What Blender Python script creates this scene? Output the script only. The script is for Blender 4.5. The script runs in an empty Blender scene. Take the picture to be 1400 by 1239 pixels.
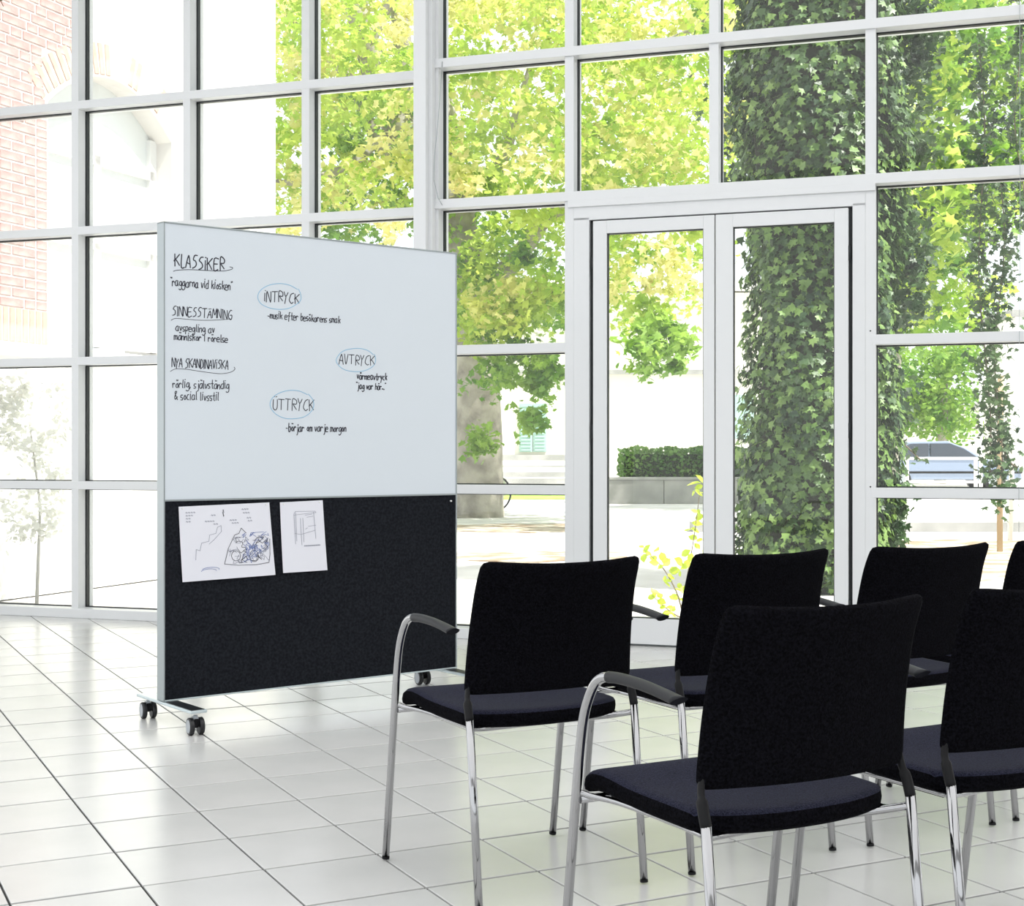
import bpy, math, random
import numpy as np
from mathutils import Vector, Matrix
random.seed(7)
rng = np.random.default_rng(11)
R = math.radians
SC = bpy.context.scene
COL = SC.collection

# ------------------------------------------------------------------ camera
F = 1940.0            # focal length in pixels of a 1400 px wide frame
CH = 1.08             # eye height
cam_data = bpy.data.cameras.new('camera')
cam_data.sensor_width = 36.0
cam_data.lens = F / 1400 * 36
cam_data.clip_end = 500
cam = bpy.data.objects.new('camera', cam_data)
cam.location = (0, 0, CH)
cam.rotation_euler = (R(90), 0, 0)
COL.objects.link(cam)
SC.camera = cam

# ------------------------------------------------------------------ light
SC.view_settings.view_transform = 'Standard'
SC.view_settings.look = 'None'
SC.view_settings.gamma = 1
SC.view_settings.use_curve_mapping = False
SC.view_settings.exposure = 0.0

w = bpy.data.worlds.new('sky')
SC.world = w
w.use_nodes = True
wn = w.node_tree.nodes
wl = w.node_tree.links
bg = wn['Background']
bg.inputs['Color'].default_value = (0.95, 0.98, 1.0, 1)
bg.inputs['Strength'].default_value = 1.5

sd = bpy.data.lights.new('sun', 'SUN')
sd.energy = 9.0
sd.angle = R(1.0)
sd.color = (1.0, 0.96, 0.88)
sun = bpy.data.objects.new('sun', sd)
sun.rotation_euler = Vector((-0.45, 0.25, -0.86)).to_track_quat('-Z', 'Y').to_euler()
sun.location = (10, -10, 20)
COL.objects.link(sun)

ad = bpy.data.lights.new('interior_fill', 'AREA')       # added fill lamp that brightens the interior from above
ad.shape = 'RECTANGLE'
ad.size = 14
ad.size_y = 10
ad.energy = 420
ad.color = (0.97, 0.98, 1.0)
al = bpy.data.objects.new('interior_fill', ad)
al.location = (0, 2.0, 4.95)
COL.objects.link(al)

# ------------------------------------------------------------------ helpers
def link(o):
    COL.objects.link(o)
    return o

def setp(o, label=None, cat=None, group=None, kind=None):
    if label: o['label'] = label
    if cat: o['category'] = cat
    if group: o['group'] = group
    if kind: o['kind'] = kind
    return o

def empty(name, loc=(0, 0, 0), rz=0.0, label=None, cat=None, group=None, kind=None, parent=None):
    o = bpy.data.objects.new(name, None)
    o.empty_display_size = 0.1
    o.location = loc
    o.rotation_euler = (0, 0, rz)
    if parent: o.parent = parent
    return setp(link(o), label, cat, group, kind)

class MB:
    def __init__(s):
        s.v = []; s.f = []; s.sm = []
    def add(s, vs, fs, smooth=False):
        n = len(s.v)
        s.v += [tuple(p) for p in vs]
        for f in fs:
            s.f.append(tuple(i + n for i in f)); s.sm.append(smooth)
        return s
    def box(s, x0, x1, y0, y1, z0, z1, M=None):
        vs = [(x, y, z) for x in (x0, x1) for y in (y0, y1) for z in (z0, z1)]
        if M: vs = [M @ Vector(p) for p in vs]
        return s.add(vs, [(0, 1, 3, 2), (4, 6, 7, 5), (0, 4, 5, 1), (2, 3, 7, 6), (0, 2, 6, 4), (1, 5, 7, 3)])
    def tube(s, pts, r, n=12, cap=True, ref=None):
        pts = [Vector(p) for p in pts]
        rs = r if isinstance(r, (list, tuple)) else [r] * len(pts)
        rings = []
        up = Vector(ref) if ref else Vector((0.13, 0.31, 0.94))
        vs = []
        prev = None
        for i, p in enumerate(pts):
            t = (pts[min(i + 1, len(pts) - 1)] - pts[max(i - 1, 0)]).normalized()
            if prev is None:
                a = t.cross(up)
                if a.length < 1e-4: a = t.cross(Vector((1, 0, 0)))
                a.normalize()
            else:
                a = (prev - t * prev.dot(t)).normalized()
            prev = a
            b = t.cross(a)
            rr = rs[i]
            ra, rb = rr if isinstance(rr, tuple) else (rr, rr)
            for k in range(n):
                an = 2 * math.pi * k / n
                vs.append(p + a * (ra * math.cos(an)) + b * (rb * math.sin(an)))
        fs = []
        for i in range(len(pts) - 1):
            for k in range(n):
                fs.append((i * n + k, i * n + (k + 1) % n, (i + 1) * n + (k + 1) % n, (i + 1) * n + k))
        s.add(vs, fs, True)
        if cap:
            m = len(s.v) - len(vs)
            s.f.append(tuple(m + k for k in reversed(range(n)))); s.sm.append(False)
            s.f.append(tuple(m + (len(pts) - 1) * n + k for k in range(n))); s.sm.append(False)
        return s
    def cyl(s, p0, p1, r0, r1=None, n=20):
        return s.tube([p0, p1], [r0, r0 if r1 is None else r1], n)
    def build(s, name, mat, parent=None, bevel=0, seg=2, loc=None, rz=0, subsurf=0):
        me = bpy.data.meshes.new(name)
        me.from_pydata(s.v, [], s.f)
        me.polygons.foreach_set('use_smooth', s.sm)
        me.update()
        me.materials.append(mat)
        o = bpy.data.objects.new(name, me)
        if parent: o.parent = parent
        if loc: o.location = loc
        o.rotation_euler = (0, 0, rz)
        if bevel:
            b = o.modifiers.new('bevel', 'BEVEL'); b.width = bevel; b.segments = seg; b.limit_method = 'ANGLE'
        if subsurf:
            b = o.modifiers.new('subsurf', 'SUBSURF'); b.levels = subsurf; b.render_levels = subsurf
        return link(o)

def copy_tree(o, parent=None):
    c = o.copy(); COL.objects.link(c)
    c.parent = parent
    for ch in [x for x in CHILD.get(o.name, [])]:
        copy_tree(ch, c)
    return c
CHILD = {}
def index_children():
    CHILD.clear()
    for o in bpy.data.objects:
        if o.parent: CHILD.setdefault(o.parent.name, []).append(o)

# ------------------------------------------------------------------ materials
def mat(name, col, rough=0.5, metal=0.0, spec=0.5, noise=None, bump=None, sheen=0.0, coat=0.0):
    m = bpy.data.materials.new(name); m.use_nodes = True
    nt = m.node_tree; b = nt.nodes['Principled BSDF']
    b.inputs['Base Color'].default_value = (*col, 1)
    b.inputs['Roughness'].default_value = rough
    b.inputs['Metallic'].default_value = metal
    b.inputs['Specular IOR Level'].default_value = spec
    b.inputs['Sheen Weight'].default_value = sheen
    b.inputs['Coat Weight'].default_value = coat
    if noise or bump:
        tc = nt.nodes.new('ShaderNodeTexCoord')
    if noise:       # (scale, other colour, detail, contrast)
        n = nt.nodes.new('ShaderNodeTexNoise'); n.inputs['Scale'].default_value = noise[0]
        n.inputs['Detail'].default_value = noise[2] if len(noise) > 2 else 3
        cr = nt.nodes.new('ShaderNodeValToRGB')
        lo = noise[3] if len(noise) > 3 else 0.4
        cr.color_ramp.elements[0].position = lo; cr.color_ramp.elements[1].position = 1 - lo
        cr.color_ramp.elements[0].color = (*col, 1); cr.color_ramp.elements[1].color = (*noise[1], 1)
        nt.links.new(tc.outputs['Object'], n.inputs['Vector'])
        nt.links.new(n.outputs['Fac'], cr.inputs['Fac'])
        nt.links.new(cr.outputs['Color'], b.inputs['Base Color'])
    if bump:        # (scale, strength)
        n2 = nt.nodes.new('ShaderNodeTexNoise'); n2.inputs['Scale'].default_value = bump[0]
        n2.inputs['Detail'].default_value = 4
        bp = nt.nodes.new('ShaderNodeBump'); bp.inputs['Strength'].default_value = bump[1]
        bp.inputs['Distance'].default_value = 0.01
        nt.links.new(tc.outputs['Object'], n2.inputs['Vector'])
        nt.links.new(n2.outputs['Fac'], bp.inputs['Height'])
        nt.links.new(bp.outputs['Normal'], b.inputs['Normal'])
    return m

def leaf_mat(name, c1, c2, trans=0.5, scale=3.0, tcol=None):
    m = bpy.data.materials.new(name); m.use_nodes = True
    nt = m.node_tree; nt.nodes.clear()
    out = nt.nodes.new('ShaderNodeOutputMaterial')
    tc = nt.nodes.new('ShaderNodeTexCoord')
    n = nt.nodes.new('ShaderNodeTexNoise'); n.inputs['Scale'].default_value = scale; n.inputs['Detail'].default_value = 5
    cr = nt.nodes.new('ShaderNodeValToRGB')
    cr.color_ramp.elements[0].position = 0.38; cr.color_ramp.elements[1].position = 0.62
    cr.color_ramp.elements[0].color = (*c1, 1); cr.color_ramp.elements[1].color = (*c2, 1)
    nt.links.new(tc.outputs['Object'], n.inputs['Vector']); nt.links.new(n.outputs['Fac'], cr.inputs['Fac'])
    p = nt.nodes.new('ShaderNodeBsdfPrincipled'); p.inputs['Roughness'].default_value = 0.45
    nt.links.new(cr.outputs['Color'], p.inputs['Base Color'])
    t = nt.nodes.new('ShaderNodeBsdfTranslucent')
    nt.links.new(cr.outputs['Color'], t.inputs['Color'])
    mx = nt.nodes.new('ShaderNodeMixShader'); mx.inputs['Fac'].default_value = trans
    nt.links.new(p.outputs[0], mx.inputs[1]); nt.links.new(t.outputs[0], mx.inputs[2])
    nt.links.new(mx.outputs[0], out.inputs['Surface'])
    return m

def glass_mat(name, tint=(0.97, 0.985, 0.98), refl=1.0, haze=0.0):
    m = bpy.data.materials.new(name); m.use_nodes = True
    nt = m.node_tree; nt.nodes.clear()
    out = nt.nodes.new('ShaderNodeOutputMaterial')
    tr = nt.nodes.new('ShaderNodeBsdfTransparent'); tr.inputs['Color'].default_value = (*tint, 1)
    gl = nt.nodes.new('ShaderNodeBsdfGlossy'); gl.inputs['Roughness'].default_value = 0.01
    fr = nt.nodes.new('ShaderNodeFresnel'); fr.inputs['IOR'].default_value = 1.45
    mu = nt.nodes.new('ShaderNodeMath'); mu.operation = 'MULTIPLY'; mu.inputs[1].default_value = refl
    mx = nt.nodes.new('ShaderNodeMixShader')
    nt.links.new(fr.outputs[0], mu.inputs[0]); nt.links.new(mu.outputs[0], mx.inputs['Fac'])
    nt.links.new(tr.outputs[0], mx.inputs[1]); nt.links.new(gl.outputs[0], mx.inputs[2])
    # a thin film that mixes the milky veil of reflections into the glass
    fl = nt.nodes.new('ShaderNodeBsdfTranslucent'); fl.inputs['Color'].default_value = (.9, .9, .9, 1)
    m2 = nt.nodes.new('ShaderNodeMixShader'); m2.inputs['Fac'].default_value = haze
    nt.links.new(mx.outputs[0], m2.inputs[1]); nt.links.new(fl.outputs[0], m2.inputs[2])
    nt.links.new(m2.outputs[0], out.inputs['Surface'])
    return m

M_WHITE = mat('white_aluminium', (0.74, 0.75, 0.76), 0.35)
M_GASKET = mat('black_gasket', (0.012, 0.016, 0.018), 0.5)
M_GLASS = glass_mat('window_glass', refl=0.6, haze=0.015)
M_TILE = mat('floor_tile', (0.60, 0.60, 0.585), 0.22, noise=(2.2, (0.66, 0.655, 0.64), 5, 0.35), bump=(9, 0.03))
M_GROUT = mat('grout', (0.035, 0.034, 0.033), 0.9)
M_CHROME = mat('chrome', (0.44, 0.44, 0.45), 0.10, 1.0)
M_ALU = mat('satin_aluminium', (0.38, 0.42, 0.43), 0.35, 0.6)
M_ALU_EDGE = mat('pale_aluminium', (0.62, 0.70, 0.72), 0.3, 0.4)
M_BLACKP = mat('black_plastic', (0.008, 0.008, 0.009), 0.5, spec=0.2)
M_ARM = mat('grey_rubber', (0.014, 0.015, 0.018), 0.45, spec=0.28)
M_SEAT = mat('navy_wool', (0.005, 0.005, 0.012), 0.95, spec=0.1, noise=(380, (0.026, 0.028, 0.052), 3, 0.34), bump=(300, 0.3), sheen=0.03)
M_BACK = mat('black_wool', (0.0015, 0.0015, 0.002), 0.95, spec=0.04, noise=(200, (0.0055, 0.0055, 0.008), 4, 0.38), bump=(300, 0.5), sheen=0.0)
M_FELT = mat('charcoal_felt', (0.008, 0.009, 0.012), 0.95, spec=0.1, noise=(90, (0.017, 0.019, 0.024), 6, 0.36), bump=(300, 0.4))
M_BOARD = mat('whiteboard', (0.70, 0.75, 0.80), 0.18)
M_INK = mat('black_ink', (0.02, 0.02, 0.035), 0.5)
M_INKG = mat('pencil_grey', (0.30, 0.31, 0.38), 0.6)
M_BLUE = mat('blue_ink', (0.22, 0.48, 0.68), 0.5)
M_DBLUE = mat('blue_pen', (0.10, 0.16, 0.42), 0.5)
M_PAPER = mat('paper', (0.80, 0.80, 0.86), 0.7)
M_CASTOR = mat('castor_hub', (0.42, 0.45, 0.48), 0.4)
M_TYRE = mat('castor_tyre', (0.010, 0.010, 0.012), 0.4)
M_CEIL = mat('ceiling_white', (0.8, 0.8, 0.8), 0.8)
M_GROUND = mat('pale_gravel', (0.62, 0.60, 0.58), 0.95, noise=(0.6, (0.78, 0.76, 0.74), 8, 0.4), bump=(60, 0.4))
M_DIRT = mat('leaf_litter', (0.30, 0.22, 0.15), 0.95, noise=(3.0, (0.55, 0.48, 0.40), 8, 0.42))
M_GRASS = mat('grass', (0.22, 0.40, 0.05), 0.9, noise=(2, (0.40, 0.58, 0.10), 6))
M_BRICK = mat('red_brick', (0.40, 0.235, 0.225), 0.9, noise=(6, (0.58, 0.42, 0.40), 5), bump=(60, 0.3))
M_BRICKO = mat('pale_brick', (0.50, 0.32, 0.26), 0.9, noise=(6, (0.62, 0.45, 0.38), 5), bump=(60, 0.3))
M_MORTAR = mat('mortar', (0.76, 0.73, 0.70), 0.95)
M_PLASTER = mat('white_plaster', (0.84, 0.83, 0.80), 0.9)
M_CREAM = mat('cream_render', (0.80, 0.77, 0.68), 0.9)
M_STONE = mat('grey_stone', (0.30, 0.30, 0.29), 0.9, noise=(1.5, (0.42, 0.41, 0.40), 6))
M_SHUT = mat('green_shutter', (0.36, 0.52, 0.48), 0.6)
M_BARK = mat('bark', (0.22, 0.20, 0.17), 0.95, noise=(3, (0.42, 0.39, 0.33), 8, 0.38), bump=(14, 1.0))
M_TWIG = mat('twig', (0.22, 0.17, 0.12), 0.9)
M_L1 = leaf_mat('lime_leaf', (0.33, 0.52, 0.04), (0.62, 0.72, 0.14), 0.5, 1.1)
M_L2 = leaf_mat('yellow_leaf', (0.58, 0.62, 0.12), (0.80, 0.74, 0.34), 0.5, 1.4)
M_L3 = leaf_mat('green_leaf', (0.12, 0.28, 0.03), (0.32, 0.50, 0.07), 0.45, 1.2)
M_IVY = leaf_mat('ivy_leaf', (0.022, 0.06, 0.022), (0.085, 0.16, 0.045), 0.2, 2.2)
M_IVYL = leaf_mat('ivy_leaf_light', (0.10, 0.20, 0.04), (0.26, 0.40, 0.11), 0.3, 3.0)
M_HEDGE = leaf_mat('hedge_leaf', (0.08, 0.20, 0.03), (0.22, 0.38, 0.08), 0.25, 1.5)
M_SHRUB = leaf_mat('shrub_leaf', (0.45, 0.60, 0.03), (0.62, 0.72, 0.12), 0.5, 4)
M_CAR = mat('silver_blue_car_paint', (0.30, 0.36, 0.48), 0.25, 0.5, coat=0.5)
M_CARG = mat('car_glass', (0.05, 0.06, 0.08), 0.1)
M_PAINTW = mat('white_paint', (0.85, 0.85, 0.84), 0.5)
M_WOOD = mat('raw_wood', (0.50, 0.38, 0.24), 0.8)
M_SALMON = mat('salmon_render', (0.55, 0.33, 0.26), 0.8)

# ------------------------------------------------------------------ setting: floor
TH = R(26.87)
TR = Vector((math.cos(TH), math.sin(TH), 0)); TF = Vector((-math.sin(TH), math.cos(TH), 0))
TSX, TSY, TA0, TB0 = 0.3132, 0.3338, 0.4634, 4.5759
WA = R(18.2)                                       # the glazed wall's turn
WU = Vector((math.cos(WA), -math.sin(WA), 0)); WN = Vector((math.sin(WA), math.cos(WA), 0))
WD = 7.77
WO = WN * WD
LOFF = 0.18                                        # left bays stand this much further out

floor = empty('floor', (0, 0, 0), TH, kind='structure')
gb = MB(); gi = Matrix.Rotation(-TH, 4, 'Z')
gq = [gi @ Vector(p) for p in ((-11, -6, 0), WO + WU * 11 + Vector((0, -14, 0)), WO + WU * 10.5 + WN * .18, WO - WU * 9.5 + WN * .38)]
gb.add([(p.x, p.y, -.0055) for p in gq] + [(p.x, p.y, -.06) for p in gq], [(0, 1, 2, 3), (7, 6, 5, 4), (0, 4, 5, 1), (1, 5, 6, 2), (2, 6, 7, 3), (3, 7, 4, 0)])
gb.build('grout_bed', M_GROUT, floor)
def tile_mesh():
    m = MB(); g = 0.0030; b = 0.0014
    x, y = TSX / 2 - g, TSY / 2 - g - 0.0022
    vs = [(-x, -y, -0.008), (x, -y, -0.008), (x, y, -0.008), (-x, y, -0.008),
          (-x, -y, -b), (x, -y, -b), (x, y, -b), (-x, y, -b),
          (-x + b, -y + b, 0), (x - b, -y + b, 0), (x - b, y - b, 0), (-x + b, y - b, 0)]
    fs = [(8, 9, 10, 11)]
    for k in range(4):
        j = (k + 1) % 4
        fs += [(k, j, j + 4, k + 4), (k + 4, j + 4, j + 8, k + 8)]
    m.add(vs, fs)
    return m
t0 = tile_mesh().build('tile', M_TILE, floor)
tiles = []
for i in range(-26, 34):
    for j in range(-26, 16):
        a = TA0 + (i + 0.5) * TSX; b = TB0 - (j + 0.5) * TSY
        p = TR * a + TF * b
        dn = p.dot(WN)
        if dn > WD + LOFF + 0.25: continue
        vis = p.y > 2.9 and abs(p.x / max(p.y, .1)) < 0.40
        tiles.append((0 if vis else 1, p.y, a, b))
tiles.sort()
rest = MB()
first = True
for k, (nv, d, a, b) in enumerate(tiles):
    dz = random.uniform(-0.0004, 0.0004)
    if k < 300 and nv == 0:
        o = t0 if first else link(t0.copy())
        first = False
        o.parent = floor
        o.location = (a, b, dz)
    else:
        n = len(rest.v); tm = tile_mesh()
        rest.add([(x + a, y + b, z + dz) for x, y, z in tm.v], tm.f)
setp(rest.build('tile_field', M_TILE, floor), kind='stuff')

# ceiling above the frame, unseen, kept solid to stop sun reaching the interior
cw = [(-12, -5.5), (9.5, -5.5)]
cm = MB(); q0 = WO + WU * 9.2 + WN * .15; q1 = WO - WU * 9.0 + WN * .15
pz = [(-10.5, -5.5), (q0.x + .0, -5.5), (q0.x, q0.y), (q1.x, q1.y)]
cm.add([(x, y, 5.0) for x, y in pz] + [(x, y, 5.25) for x, y in pz], [(3, 2, 1, 0), (4, 5, 6, 7), (0, 1, 5, 4), (1, 2, 6, 5), (2, 3, 7, 6), (3, 0, 4, 7)])
MB().box(q0.x - .2, q0.x, -5.5, q0.y, 0, 5.0).build('wall_right', M_CEIL)['kind'] = 'structure'  # unseen wall added to block sun from the right
cm.build('ceiling', M_CEIL).__setitem__('kind', 'structure')

# ------------------------------------------------------------------ setting: glazed wall
def sx(px, off=0.0):
    """distance along the wall of the photo column px, at a plane off metres behind the frame face"""
    t = (px - 700) / F
    d = WD + off
    D = d / (t * math.sin(WA) + math.cos(WA))
    return D * (t * math.cos(WA) - math.sin(WA))
ZB = [0.895, 1.71, 2.565, 3.39, 4.24]              # upper edges of the horizontal bars
BH = 0.053
ZTOP = 5.0
PW = 0.053
DP, GS = 0.08, 0.035
wall = empty('wall_back', WO, -WA, kind='structure')
left_s = [sx(x, LOFF) for x in (-202, -49, 97.5, 249.8, 412)]
S3 = sx(588)
left_end = sx(585, LOFF)
right_s = [sx(772.0), sx(969.3), sx(1183.0), sx(1413.8)]
right_s += [right_s[-1] + 0.885, right_s[-1] + 1.77]
def post(s, off, z0=0.0, z1=ZTOP, parent=wall):
    MB().box(s, s + PW, off + 0.0012, off + DP, z0, z1).build('mullion', M_WHITE, parent, 0.002)
    MB().box(s + 0.003, s + PW - 0.003, off + DP, off + DP + GS + 0.01, z0, z1).build('gasket', M_GASKET, parent)
    MB().box(s, s + PW, off + DP + GS + 0.012, off + DP + GS + 0.05, z0, z1).build('outer_cap', M_WHITE, parent)
def bar(s0, s1, off, z, h=BH, parent=wall, proud=0.0):
    MB().box(s0, s1, off - proud, off + DP, z - h, z).build('transom', M_WHITE, parent, 0.002)
    MB().box(s0, s1, off + DP, off + DP + GS + 0.01, z - h + 0.003, z - 0.003).build('transom_gasket', M_GASKET, parent)
    MB().box(s0, s1, off + DP + GS + 0.012, off + DP + GS + 0.05, z - h, z).build('outer_cap', M_WHITE, parent)
for s in left_s: post(s, LOFF)
post(S3, 0.0); post(left_end, LOFF)
for k, s in enumerate(right_s): post(s, 0.0, 2.5 if k == 1 else 0)
for z in ZB: bar(left_s[0], left_end + 0.02, LOFF, z)
rs_end = right_s[-1] + PW
for z in ZB:
    if z < 2.5:
        bar(S3, right_s[0] + 0.01, 0, z); bar(right_s[2] + 0.03, rs_end, 0, z)
    else:
        bar(S3 - 0.02, rs_end, 0, z, proud=0.012)
# deeper lintel over the doors
MB().box(right_s[0] + 0.02, right_s[2] + PW, -0.012, 0.11, 2.475, 2.515).build('door_lintel', M_WHITE, wall, 0.003)
# base kerb
MB().box(left_s[0], left_end + .05, LOFF - 0.03, LOFF + 0.16, 0, 0.062).build('base_sill', M_WHITE, wall, 0.004)
MB().box(S3 - .02, right_s[0] + PW, -0.03, 0.16, 0, 0.062).build('base_sill', M_WHITE, wall, 0.004)
MB().box(right_s[2], rs_end, -0.03, 0.16, 0, 0.062).build('base_sill', M_WHITE, wall, 0.004)
# structural column
cs0 = sx(565, -0.10); cs1 = sx(582, -0.10)
MB().box(cs0, cs1, -0.10, 0.14, 0, ZTOP).build('column', M_WHITE, wall, 0.003)
MB().box(cs0 + .012, cs1 + 0.022, -0.055, 0.2, 0, ZTOP).build('column_web', M_WHITE, wall, 0.002)
for z in (0.9, 1.73, 2.52, 3.37):
    MB().cyl((right_s[2] + PW / 2, -0.0005, z), (right_s[2] + PW / 2, 0.004, z), 0.004, n=10).build('screw_hole', M_BLACKP, wall)
# thin cables on the wall
cb = MB()
cx = cs1 + 0.05
cb.tube([(cx + .02, -.015, 3.37), (cx + .015, -.03, 3.2), (cx + .0, -.035, 3.0), (cx - .02, -.035, 2.82), (cx - .025, -.035, 2.68), (cx, -.03, 2.57), (cx + .02, -.015, 2.53)], 0.0016, 6)
cb.build('thin_cable', M_ALU, wall)
cx = sx(1394)
MB().tube([(cx, -.02, 4.6), (cx, -.02, 3.4), (cx + .002, -.02, 2.4), (cx - .004, -.02, 1.2), (cx - .004, -.02, 0.07)], 0.0014, 6).build('thin_cable', M_ALU, wall)

# panes: window_<n>, one opening each
wn_i = 0
def window(s0, s1, z0, z1, off):
    global wn_i
    wn_i += 1
    r = empty('window_%d' % wn_i, WO, -WA, kind='structure')
    g = 0.001
    MB().box(s0 + g, s1 - g, off + DP + GS - 0.004, off + DP + GS + 0.002, z0 + g, z1 - g).build('pane', M_GLASS, r)
    m = MB(); q = 0.006; y0, y1 = off + DP + 0.002, off + DP + GS
    m.box(s0, s1, y0, y1, z0, z0 + q); m.box(s0, s1, y0, y1, z1 - q, z1)
    m.box(s0, s0 + q, y0, y1, z0, z1); m.box(s1 - q, s1, y0, y1, z0, z1)
    m.build('pane_seal', M_GASKET, r)
zs = [(0.062, ZB[0] - BH)] + [(ZB[i], ZB[i + 1] - BH) for i in range(4)] + [(ZB[4], ZTOP)]
lcol = left_s + [left_end]
for i in range(len(lcol) - 1):
    for z0, z1 in zs: window(lcol[i] + PW, lcol[i + 1], z0, z1, LOFF)
rcol = [S3] + right_s
for i in range(len(rcol) - 1):
    for z0, z1 in zs:
        if i in (1, 2) and z1 < 2.6: continue
        window(rcol[i] + PW, rcol[i + 1], z0, z1, 0)

# doors
fr = empty('trim_1', WO, -WA, kind='structure')
DY = 0.0
jl0, jl1 = right_s[0] + PW, sx(805.5)
jr0, jr1 = sx(1165.5), right_s[2]
ZL = 2.40
m = MB(); m.box(jl0, jl1, DY, .10, 0, ZL + 0.015).build('jamb', M_WHITE, fr, 0.002)
m = MB(); m.box(jr0, jr1, DY, .10, 0, ZL + 0.015).build('jamb', M_WHITE, fr, 0.002)
m = MB(); m.box(jl0, jr1, DY, .10, ZL, 2.477).build('head', M_WHITE, fr, 0.002)
m = MB(); m.box(jl1, jr0, 0.05, .16, 0, 0.012).build('threshold', M_ALU, fr)
m = MB(); m.box(jl0 + .005, jr1 - .005, .045, .10, 0.01, ZL + .005)
seal = MB()
seal.box(jl1 - .002, jl1 + .035, .03, .10, 0.012, ZL); seal.box(jr0 - .035, jr0 + .002, .03, .10, 0.012, ZL)
seal.box(jl1, jr0, .03, .10, ZL - .008, ZL + .002)
seal.build('door_seal', M_GASKET, fr)
def door(n, a0, g0, g1, a1, hinge):
    r = empty('door_%d' % n, WO, -WA, kind='structure')
    y0, y1 = -0.012, 0.052
    zt, zb, gt, gb = ZL - 0.010, 0.012, 2.318, 0.155
    MB().box(a0, g0, y0, y1, zb, zt).build('stile', M_WHITE, r, 0.002)
    MB().box(g1, a1, y0, y1, zb, zt).build('stile', M_WHITE, r, 0.002)
    MB().box(g0, g1, y0, y1, gt, zt).build('top_rail', M_WHITE, r, 0.0015)
    MB().box(g0, g1, y0, y1, zb, gb).build('bottom_rail', M_WHITE, r, 0.0015)
    MB().box(g0 + .002, g1 - .002, 0.024, 0.030, gb + .002, gt - .002).build('pane', M_GLASS, r)
    m = MB(); q = 0.005
    m.box(g0, g1, .004, .028, gb, gb + q); m.box(g0, g1, .004, .028, gt - q, gt)
    m.box(g0, g0 + q, .004, .028, gb, gt); m.box(g1 - q, g1, .004, .028, gb, gt)
    m.build('pane_seal', M_GASKET, r)
    hx = a0 - 0.006 if hinge < 0 else a1 + 0.006
    for z in (0.25, 1.2, 2.15):
        MB().cyl((hx, .0, z - .04), (hx, .0, z + .04), 0.006, n=10).build('hinge', M_GASKET, r)
door(1, sx(811.5), sx(830), sx(962), sx(977.3), -1)
door(2, sx(978.8), sx(1002.5), sx(1141), sx(1160), 1)

# ------------------------------------------------------------------ chairs
def bez(pts, n=6):
    """Catmull-Rom through pts"""
    P = [Vector(p) for p in pts]; out = []
    for i in range(len(P) - 1):
        p0 = P[max(i - 1, 0)]; p1 = P[i]; p2 = P[i + 1]; p3 = P[min(i + 2, len(P) - 1)]
        for k in range(n):
            t = k / n
            out.append(0.5 * ((2 * p1) + (p2 - p0) * t + (2 * p0 - 5 * p1 + 4 * p2 - p3) * t * t + (3 * p1 - p0 - 3 * p2 + p3) * t ** 3))
    out.append(P[-1])
    return out

def pad(name, material, parent, fn, nu, nv, thick, subsurf=1, band=None):
    """closed cushion: fn(u,v) -> (centre point, normal, half thickness factor)"""
    m = MB(); vs = []; fs = []
    for side in (1, -1):
        for i in range(nu + 1):
            for j in range(nv + 1):
                u, v = i / nu, j / nv
                p, n = fn(u, v)
                e = min(u, 1 - u, v, 1 - v)
                k = 0.86 if e < 1e-6 else 1.0
                vs.append(Vector(p) + Vector(n) * (side * thick / 2 * k))
    N = (nu + 1) * (nv + 1)
    I = lambda i, j, s: s * N + i * (nv + 1) + j
    for i in range(nu):
        for j in range(nv):
            fs.append((I(i, j, 0), I(i + 1, j, 0), I(i + 1, j + 1, 0), I(i, j + 1, 0)))
            fs.append((I(i, j + 1, 1), I(i + 1, j + 1, 1), I(i + 1, j, 1), I(i, j, 1)))
    edge = [(i, 0) for i in range(nu)] + [(nu, j) for j in range(nv)] + [(i, nv) for i in range(nu, 0, -1)] + [(0, j) for j in range(nv, 0, -1)]
    for k in range(len(edge)):
        a = edge[k]; b = edge[(k + 1) % len(edge)]
        fs.append((I(*a, 0), I(*a, 1), I(*b, 1), I(*b, 0)))
    m.add(vs, fs, True)
    o = m.build(name, material, parent, subsurf=subsurf)
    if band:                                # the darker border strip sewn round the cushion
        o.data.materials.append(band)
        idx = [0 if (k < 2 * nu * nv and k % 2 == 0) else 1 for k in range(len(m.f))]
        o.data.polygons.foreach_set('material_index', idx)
    return o

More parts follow.
